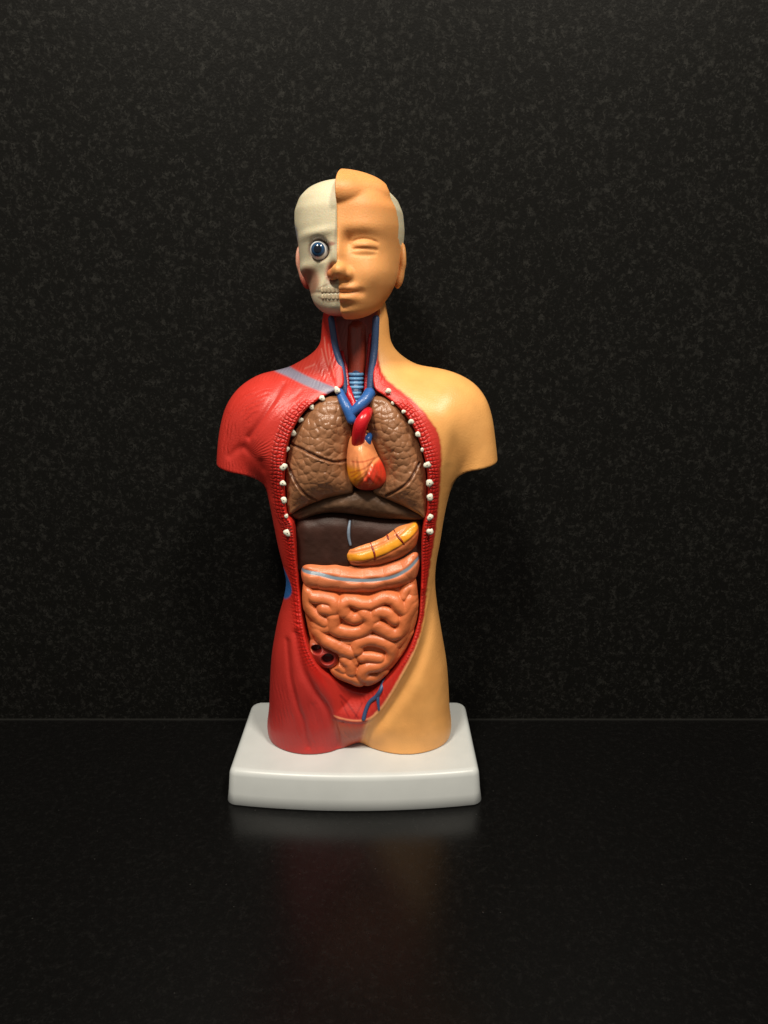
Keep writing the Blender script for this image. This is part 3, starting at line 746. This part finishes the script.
def gl(A, x0, x1, zmid, curve, w, xm):
    return A*np.exp(-((Z2-zmid-curve*(X2-xm)**2)/w)**2)*sm(x0-1, x0+1, X2)*sm(x1+1, x1-1, X2)
def off(b): return (b[:, None, :]*FM).astype(f32)
# face shell
bf = g2(.6, 10, ze+7.0, 8, 2.8) + g2(-2.0, 9.5, ze+1.6, 6.4, 4.2) + g2(-1.3, 3.8, ze+1.2, 2.2, 3.4) + g2(2.1, 10.6, ze+.6, 4.6, 2.6) \
    + gl(-.55, 5.8, 15.4, ze-.9, -.014, .60, 10.6) + gl(-.5, 6.0, 15.5, ze+2.7, -.045, .6, 10.6) + gl(-.3, 5.6, 14.8, ze-3.6, .022, .7, 10.2) \
    + g2(1.5, 14, ze-11, 7, 6) + g2(3.0, .2, ze-3.5, 2.7, 7.5) + g2(1.7, 2.6, mo+1.9, 4.8, 1.7) + g2(1.9, 2.2, mo-2.2, 4.6, 1.9) \
    + gl(-.6, -3, 7.8, mo, .010, .5, 2) + g2(-.5, 8.6, mo+.4, 1.6, 1.6) + g2(-.5, 1, mo-5.2, 6, 1.5) + g2(1.0, 1, mo-8.6, 6.5, 3.6) + g2(-.5, .6, mo+4.3, .8, 1.4) \
    + g2(-.7, 20, ze+2, 4, 9)
# skull with open orbit, nasal cavity and hollow cheek on the bared half
ex_, ez_ = -8.7, rowf(249.3)
bs_ = g2(.9, -9.5, ez_+6.6, 8, 1.9, .12) + g2(1.2, -15.5, ez_-6.6, 5.0, 2.4) + g2(-1.6, -14.5, rowf(281), 4.6, 5.5) + g2(1.0, -4, mo, 8, 4.5) \
    + g2(1.8, -.6, ez_-3.5, 2.4, 5) + g2(-1.2, -9, rowf(270), 3, 4) + g2(.5, -4, rowf(308), 5, 3.5) + g2(-1.2, -22.5, ez_+4, 3, 7) + g2(-.6, -4, mo+.2, 9, .5)
bs_ = bs_ - .7*sm(2, -1, X2) + (np.minimum(bf, 0)-.5)*sm(0, 1.5, X2)
SK = smax(slicehead(-.2), cap, 5.0) - off(bs_)
SK = smax(SK, -ell(ex_, -26.5, ez_+.1, 5.0, 7.0, 4.6), 1.5)              # orbit
SK = smax(SK, -ell(-2.6, -29.0, rowf(273), 3.4, 5, 4.6), 1.2)            # nasal opening
FC = smax(slicehead(.15), cap-.15, 5.0) - off(bf)
FC = smin(FC, ell(.7, -29.0, rowf(271), 3.0, 4.8, 3.1), 2.4)               # nose tip
FC = smin(FC, ell(4.0, -26.8, rowf(274.5), 2.0, 3.2, 2.2), 1.6)              # nostril wing
FC = smax(FC, -ell(3.2, -29.2, rowf(281), 1.1, 1.8, .8), .8)
# swept hair
hair = smin(ell(-.5, -10.0, 20.0, 20.8, 13.4, 10.4), ell(-2.0, -11.5, 19.8, 15.8, 18.2, 10.2), 2.2)
hair = smax(hair, -ell(16.4, -22.6, 17.6, 1.5, 2.4, 2.4), 1.4)
FC = smin(FC, hair, .5)
# the shell ends at the mid line and behind the temple
yback = np.interp(hz, [-40, -4, 0, 4, 11, 17, 23, 28, 40], [2, 2, -2.0, -9.0, -9.5, -11.5, -12.5, -5.0, 4.0]).astype(f32)[None, None, :]
lim = np.maximum(-HX, HY-yback)
nosel = ell(-2.4, -27.4, rowf(274.5), 2.4, 3.5, 2.3)
nosel = smin(nosel, ell(.5, -28.9, rowf(271), 2.9, 4.7, 2.9), 1.4)
FCc = smin(smax(FC, lim, .35), nosel, .7)
def place(v):
    p = v/1000.0; c, s = math.cos(YAW), math.sin(YAW)
    return np.stack([c*p[:, 0]-s*p[:, 1]+hc[0], s*p[:, 0]+c*p[:, 1]+hc[1], p[:, 2]+hc[2]], 1) + np.outer(p[:, 2], (-.022, 0, 0))
o3 = (hx[0], hy[0], hz[0])
sv, sq = nets(SK, o3, hh, 2)
n1 = vnoise(sv[:, 0], sv[:, 2], .25, 3)
c = np.tile(BONE, (len(sv), 1))*(1+.04*n1[:, None])
def blob(v, cx, cz, rx, rz, e=.35):
    d = np.sqrt(((v[:, 0]-cx)/rx)**2+((v[:, 2]-cz)/rz)**2); return sm(1+e, 1-e, d)
fr = sv[:, 1] < 0
left = sv[:, 0] < -1
c = mixc(c, s2l(92, 98, 120), .8*blob(sv, -22.5, rowf(232), 3.6, 5)*left*(sv[:, 1] < 2))         # temporal muscle, grey blue
c = mixc(c, s2l(176, 80, 62), .85*blob(sv, -22.0, rowf(250), 2.4, 7)*left*(sv[:, 1] < 6))
c = mixc(c, s2l(150, 100, 78), .85*blob(sv, -14.0, rowf(280), 5.2, 5.6)*left*fr)
c = mixc(c, s2l(190, 112, 92), .7*blob(sv, -18.0, rowf(290), 2.6, 7)*left*fr)
c = mixc(c, s2l(150, 70, 54), .8*blob(sv, -3.0, rowf(273), 3.0, 4.0)*left*fr)
orb = np.sqrt(((sv[:, 0]-ex_)/5.2)**2+((sv[:, 2]-ez_)/4.8)**2)
c = mixc(c, s2l(128, 96, 84), .75*np.exp(-((orb-.80)/.18)**2)*fr)
c = mixc(c, s2l(150, 84, 74), .7*blob(sv, ex_+5.6, ez_+2.2, 2.0, .8)*fr)
for dz_ in (3.4, 0, -3.6):
    d = line_dist(np.array([(0, mo+dz_+.3), (-5, mo+dz_), (-9.5, mo+.5*dz_)]), sv[:, 0], sv[:, 2]); c = mixc(c, s2l(150, 116, 92), .6*sm(.6, .15, d)*fr)
c = mixc(c, s2l(150, 52, 38), sm(rowf(311), rowf(317), sv[:, 2]))
skull = mesh_obj('skull', place(sv), sq, M_head, root); paint(skull, np.clip(c, .01, .95))
fv, fq = nets(FCc, o3, hh, 2)
c = np.tile(FACE, (len(fv), 1))*(1+.03*vnoise(fv[:, 0], fv[:, 2], .2, 13)[:, None])
c = mixc(c, s2l(176, 98, 60), .8*blob(fv, -4.2, rowf(274), 2.4, 2.4)*(fv[:, 0] < -.8))
c = mixc(c, s2l(212, 140, 78), sm(rowf(212), rowf(206), fv[:, 2])*.5)
c = mixc(c, s2l(208, 138, 84), .6*blob(fv, 3, zc(292), 7, 2.4))
face = mesh_obj('face', place(fv), fq, M_head, root); paint(face, np.clip(c, .01, .95))

def local(px, py, pz): return place(np.array([[px, py, pz]], float))[0]
# eyeball
def eyeball():
    V = []; Q = []; nu, nv = 40, 32; r = 3.9; cen = np.array([ex_, -22.4, ez_]); cols = []
    fwd = np.array([.02, -1, .06]); fwd /= np.linalg.norm(fwd); rt = np.cross(fwd, [0, 0, 1]); rt /= np.linalg.norm(rt); up = np.cross(rt, fwd)
    for j in range(nv+1):
        ph = math.pi*max(j, .02)/nv
        for i in range(nu):
            a = 2*math.pi*i/nu; rr = r*(1.03 if ph < .75 else 1.0)
            V.append(cen+rr*(math.cos(ph)*fwd + math.sin(ph)*(math.cos(a)*rt+math.sin(a)*up)))
            ang_ = math.degrees(ph)
            if ang_ < 25: k = s2l(14, 20, 32)
            elif ang_ < 42: k = s2l(34, 66, 100)*(.8+.4*((i*7) % 5)/5)
            elif ang_ < 47: k = s2l(40, 60, 84)
            else: k = s2l(208, 208, 210)
            cols.append(k)
    for j in range(nv):
        for i in range(nu): i2 = (i+1) % nu; Q.append((j*nu+i, (j+1)*nu+i, (j+1)*nu+i2, j*nu+i2))
    o = mesh_obj('eyeball', place(np.array(V)), Q, vinyl('glossy_eye_paint', .12, mott=.03, bump=0), skull); paint(o, np.array(cols))
eyeball()
# teeth: upper and lower rows, every tooth a rounded block in the row
st_ = bvh([skull])
def tooth_row(py, hgt, xs):
    V = []; Q = []
    for k, px in enumerate(xs):
        p = hit(st_, px, py); w = .00090 if k < 3 else .00082; hg = hgt*(1 if k < 3 else .85); b = len(V); n = 8
        for lay in range(4):
            s = (1, 1, .86, .5)[lay]; yy = (.0022, .0002, -.00010, -.0002)[lay]
            for i in range(n):
                a = 2*math.pi*(i+.5)/n; ux = max(-1, min(1, 1.3*math.cos(a))); uz = max(-1, min(1, 1.3*math.sin(a)))
                V.append((p[0]+w*s*ux, p[1]+yy, p[2]+hg*s*uz))
        for lay in range(3):
            for i in range(n): i2 = (i+1) % n; Q.append((b+lay*n+i, b+lay*n+i2, b+(lay+1)*n+i2, b+(lay+1)*n+i))
        Q.append((b+24, b+25, b+26, b+27)); Q.append((b+24, b+27, b+28, b+31)); Q.append((b+28, b+29, b+30, b+31))
    mesh_obj('teeth', V, Q, M_tooth, skull)
M_tooth = vinyl('tooth_paint', .35, base=s2l(192, 172, 142), mott=.14)
tooth_row(290.0, .0013, (337.5, 333.3, 329.3, 325.7, 322.6)); tooth_row(296.6, .0012, (337.5, 333.4, 329.6, 326.2, 323.2))

# ears
def ear(side, parent, colr):
    ex = np.arange(-6, 6, .3); ey = np.arange(-8, 8, .3); ez = np.arange(-11, 11, .3)
    EX = ex[:, None, None]; EY = ey[None, :, None]; EZ = ez[None, None, :]
    def el(cx, cy, cz, rx, ry, rz): return (np.sqrt(((EX-cx)/rx)**2+((EY-cy)/ry)**2+((EZ-cz)/rz)**2)-1)*min(rx, ry, rz)
    E = el(0, 0, 1.6, 2.2, 5.6, 7.0); E = smin(E, el(-.3, -1.4, -5.2, 1.8, 3.2, 3.6), 1.5)
    E = smax(E, -el(2.6, -.6, 2.2, 1.9, 3.8, 5.0), .8); E = smax(E, -el(2.2, -1.5, -1.6, 1.8, 2.2, 2.4), .6)
    v, q = nets(E, (ex[0], ey[0], ez[0]), .3, 2)
    if side < 0: v[:, 0] *= -1; q = q[:, ::-1]
    a = side*math.radians(18); cs, sn = math.cos(a), math.sin(a)
    v = np.stack([cs*v[:, 0]-sn*v[:, 1], sn*v[:, 0]+cs*v[:, 1], v[:, 2]], 1)
    v[:, 2] *= 1.12
    v[:, 0] += side*(.16*np.minimum(v[:, 2], 0)+.03*v[:, 2]); v = v+np.array([side*(22.5 if side > 0 else 21.4), 2.6, rowz(265.5)])
    o = mesh_obj('ear', place(v), q, M_head, parent); paint(o, colr(v))
ear(-1, skull, lambda v: mixc(np.tile(s2l(206, 150, 128), (len(v), 1)), s2l(170, 84, 70), sm(rowz(268), rowz(284), v[:, 2])))
ear(1, face, lambda v: np.tile(FACE, (len(v), 1)))

# ------------------------------------------------------------------ wall and counter
def slab(name, x0, x1, y0, y1, z0, z1, mat):
    V = [(x, y, z) for x in (x0, x1) for y in (y0, y1) for z in (z0, z1)]
    Q = [(0, 1, 3, 2), (4, 6, 7, 5), (0, 4, 5, 1), (2, 3, 7, 6), (0, 2, 6, 4), (1, 5, 7, 3)]
    o = mesh_obj(name, V, Q, mat, None, False); o['kind'] = 'structure'; return o

def laminate(name, speck, rough, base, fleck, bump, spec=.5, k=1.0):
    m, nt, bs = new_mat(name); L = nt.links.new
    tc = N(nt, 'ShaderNodeTexCoord')
    w = N(nt, 'ShaderNodeTexNoise'); w.inputs['Scale'].default_value = 120*k; w.inputs['Detail'].default_value = 3
    L(tc.outputs['Object'], w.inputs['Vector'])
    mv = N(nt, 'ShaderNodeMix', data_type='RGBA', blend_type='LINEAR_LIGHT'); mv.inputs[0].default_value = .010
    L(tc.outputs['Object'], mv.inputs[6]); L(w.outputs['Color'], mv.inputs[7])
    v1 = N(nt, 'ShaderNodeTexVoronoi'); v1.inputs['Scale'].default_value = 260*k; L(mv.outputs[2], v1.inputs['Vector'])
    r1 = N(nt, 'ShaderNodeMapRange'); r1.inputs['From Min'].default_value = .5; r1.inputs['From Max'].default_value = .7
    sepc = N(nt, 'ShaderNodeSeparateColor'); L(v1.outputs['Color'], sepc.inputs[0]); L(sepc.outputs[0], r1.inputs['Value'])
    n1 = N(nt, 'ShaderNodeTexNoise'); n1.inputs['Scale'].default_value = 150*k; n1.inputs['Detail'].default_value = 6; n1.inputs['Roughness'].default_value = .7
    L(tc.outputs['Object'], n1.inputs['Vector'])
    r2 = N(nt, 'ShaderNodeMapRange'); r2.inputs['From Min'].default_value = .44; r2.inputs['From Max'].default_value = .64
    L(n1.outputs['Fac'], r2.inputs['Value'])
    fac = math_node(nt, 'MULTIPLY', math_node(nt, 'MULTIPLY', r1.outputs[0], r2.outputs[0]), speck)
    n3 = N(nt, 'ShaderNodeTexNoise'); n3.inputs['Scale'].default_value = 900; n3.inputs['Detail'].default_value = 3; L(tc.outputs['Object'], n3.inputs['Vector'])
    r3 = N(nt, 'ShaderNodeMapRange'); r3.inputs['From Min'].default_value = .62; r3.inputs['From Max'].default_value = .8; L(n3.outputs['Fac'], r3.inputs['Value'])
    fac = math_node(nt, 'ADD', fac, math_node(nt, 'MULTIPLY', r3.outputs[0], speck*.5))
    vd = N(nt, 'ShaderNodeTexVoronoi'); vd.inputs['Scale'].default_value = 330; L(tc.outputs['Object'], vd.inputs['Vector'])
    sd = N(nt, 'ShaderNodeSeparateColor'); L(vd.outputs['Color'], sd.inputs[0])
    dot = math_node(nt, 'MULTIPLY', math_node(nt, 'LESS_THAN', vd.outputs['Distance'], .10), math_node(nt, 'GREATER_THAN', sd.outputs[1], .965))
    fac = math_node(nt, 'ADD', fac, math_node(nt, 'MULTIPLY', dot, 1.6))
    mx = N(nt, 'ShaderNodeMix', data_type='RGBA', clamp_factor=False); mx.inputs[6].default_value = (*base, 1); mx.inputs[7].default_value = (*fleck, 1)
    L(fac, mx.inputs[0]); L(mx.outputs[2], bs.inputs['Base Color'])
    rr = N(nt, 'ShaderNodeMapRange'); rr.inputs['To Min'].default_value = rough-.08; rr.inputs['To Max'].default_value = rough+.10
    L(n1.outputs['Fac'], rr.inputs['Value']); L(rr.outputs[0], bs.inputs['Roughness']); bs.inputs['Specular IOR Level'].default_value = spec
    bp = N(nt, 'ShaderNodeBump'); bp.inputs['Strength'].default_value = 1; bp.inputs['Distance'].default_value = bump
    L(n3.outputs['Fac'], bp.inputs['Height']); L(bp.outputs[0], bs.inputs['Normal'])
    return m
M_wall = laminate('black_speckled_wall_panel', .9, .40, (.0048, .0047, .0043), (.0205, .0200, .0182), .00008, .08, 1.8)
M_top = laminate('black_fine_countertop', .3, .24, (.0028, .0027, .0027), (.014, .0135, .013), .00003, .25, 2.2)
YW = .0445
slab('wall', -1.0, 1.0, YW, YW+.03, -.04, 1.1, M_wall)
slab('countertop', -1.0, 1.0, -.62, YW-.0005, -.04, 0.0, M_top)

m_, nt_, bs_n = new_mat('dark_grey_sealant'); tc_ = N(nt_, 'ShaderNodeTexNoise'); tc_.inputs['Scale'].default_value = 60
cr_ = N(nt_, 'ShaderNodeValToRGB'); cr_.color_ramp.elements[0].color = (.008, .008, .0075, 1); cr_.color_ramp.elements[1].color = (.02, .0195, .018, 1)
nt_.links.new(tc_.outputs['Fac'], cr_.inputs[0]); nt_.links.new(cr_.outputs[0], bs_n.inputs['Base Color']); bs_n.inputs['Roughness'].default_value = .4
slab('wall_seam', -1.0, 1.0, YW-.0008, YW+.001, -.001, .0006, m_)

# ------------------------------------------------------------------ light
def lamp(x, y, z, power, size, tgt, colr=(1, .92, .78)):
    l = bpy.data.lights.new('hood_lamp', 'AREA'); l.shape = 'DISK'; l.size = size; l.energy = power; l.color = colr
    o = bpy.data.objects.new('hood_lamp', l); C.objects.link(o); o.location = (x, y, z)
    o.rotation_euler = (Vector(tgt)-Vector((x, y, z))).to_track_quat('-Z', 'Y').to_euler()
lamp(-.23, -.44, .90, 7.6, .14, (0, .02, .15)); lamp(.30, -.44, .90, 6.8, .14, (0, .02, .15))
w = bpy.data.worlds.new('World'); bpy.context.scene.world = w; w.use_nodes = True
w.node_tree.nodes['Background'].inputs[0].default_value = (1, .95, .86, 1); w.node_tree.nodes['Background'].inputs[1].default_value = .24

cam = bpy.data.cameras.new('camera'); co = bpy.data.objects.new('camera', cam); C.objects.link(co)
cam.sensor_fit = 'VERTICAL'; cam.sensor_height = 36; cam.sensor_width = 27; cam.lens = 36*FPX/1024; cam.clip_start = .01; cam.clip_end = 50
co.location = CAM; co.rotation_euler = (math.pi/2-PITCH, 0, 0)
sc = bpy.context.scene; sc.camera = co
sc.view_settings.view_transform = 'Standard'; sc.view_settings.look = 'None'; sc.view_settings.exposure = 0; sc.view_settings.gamma = 1
sc.cycles.use_denoising = True
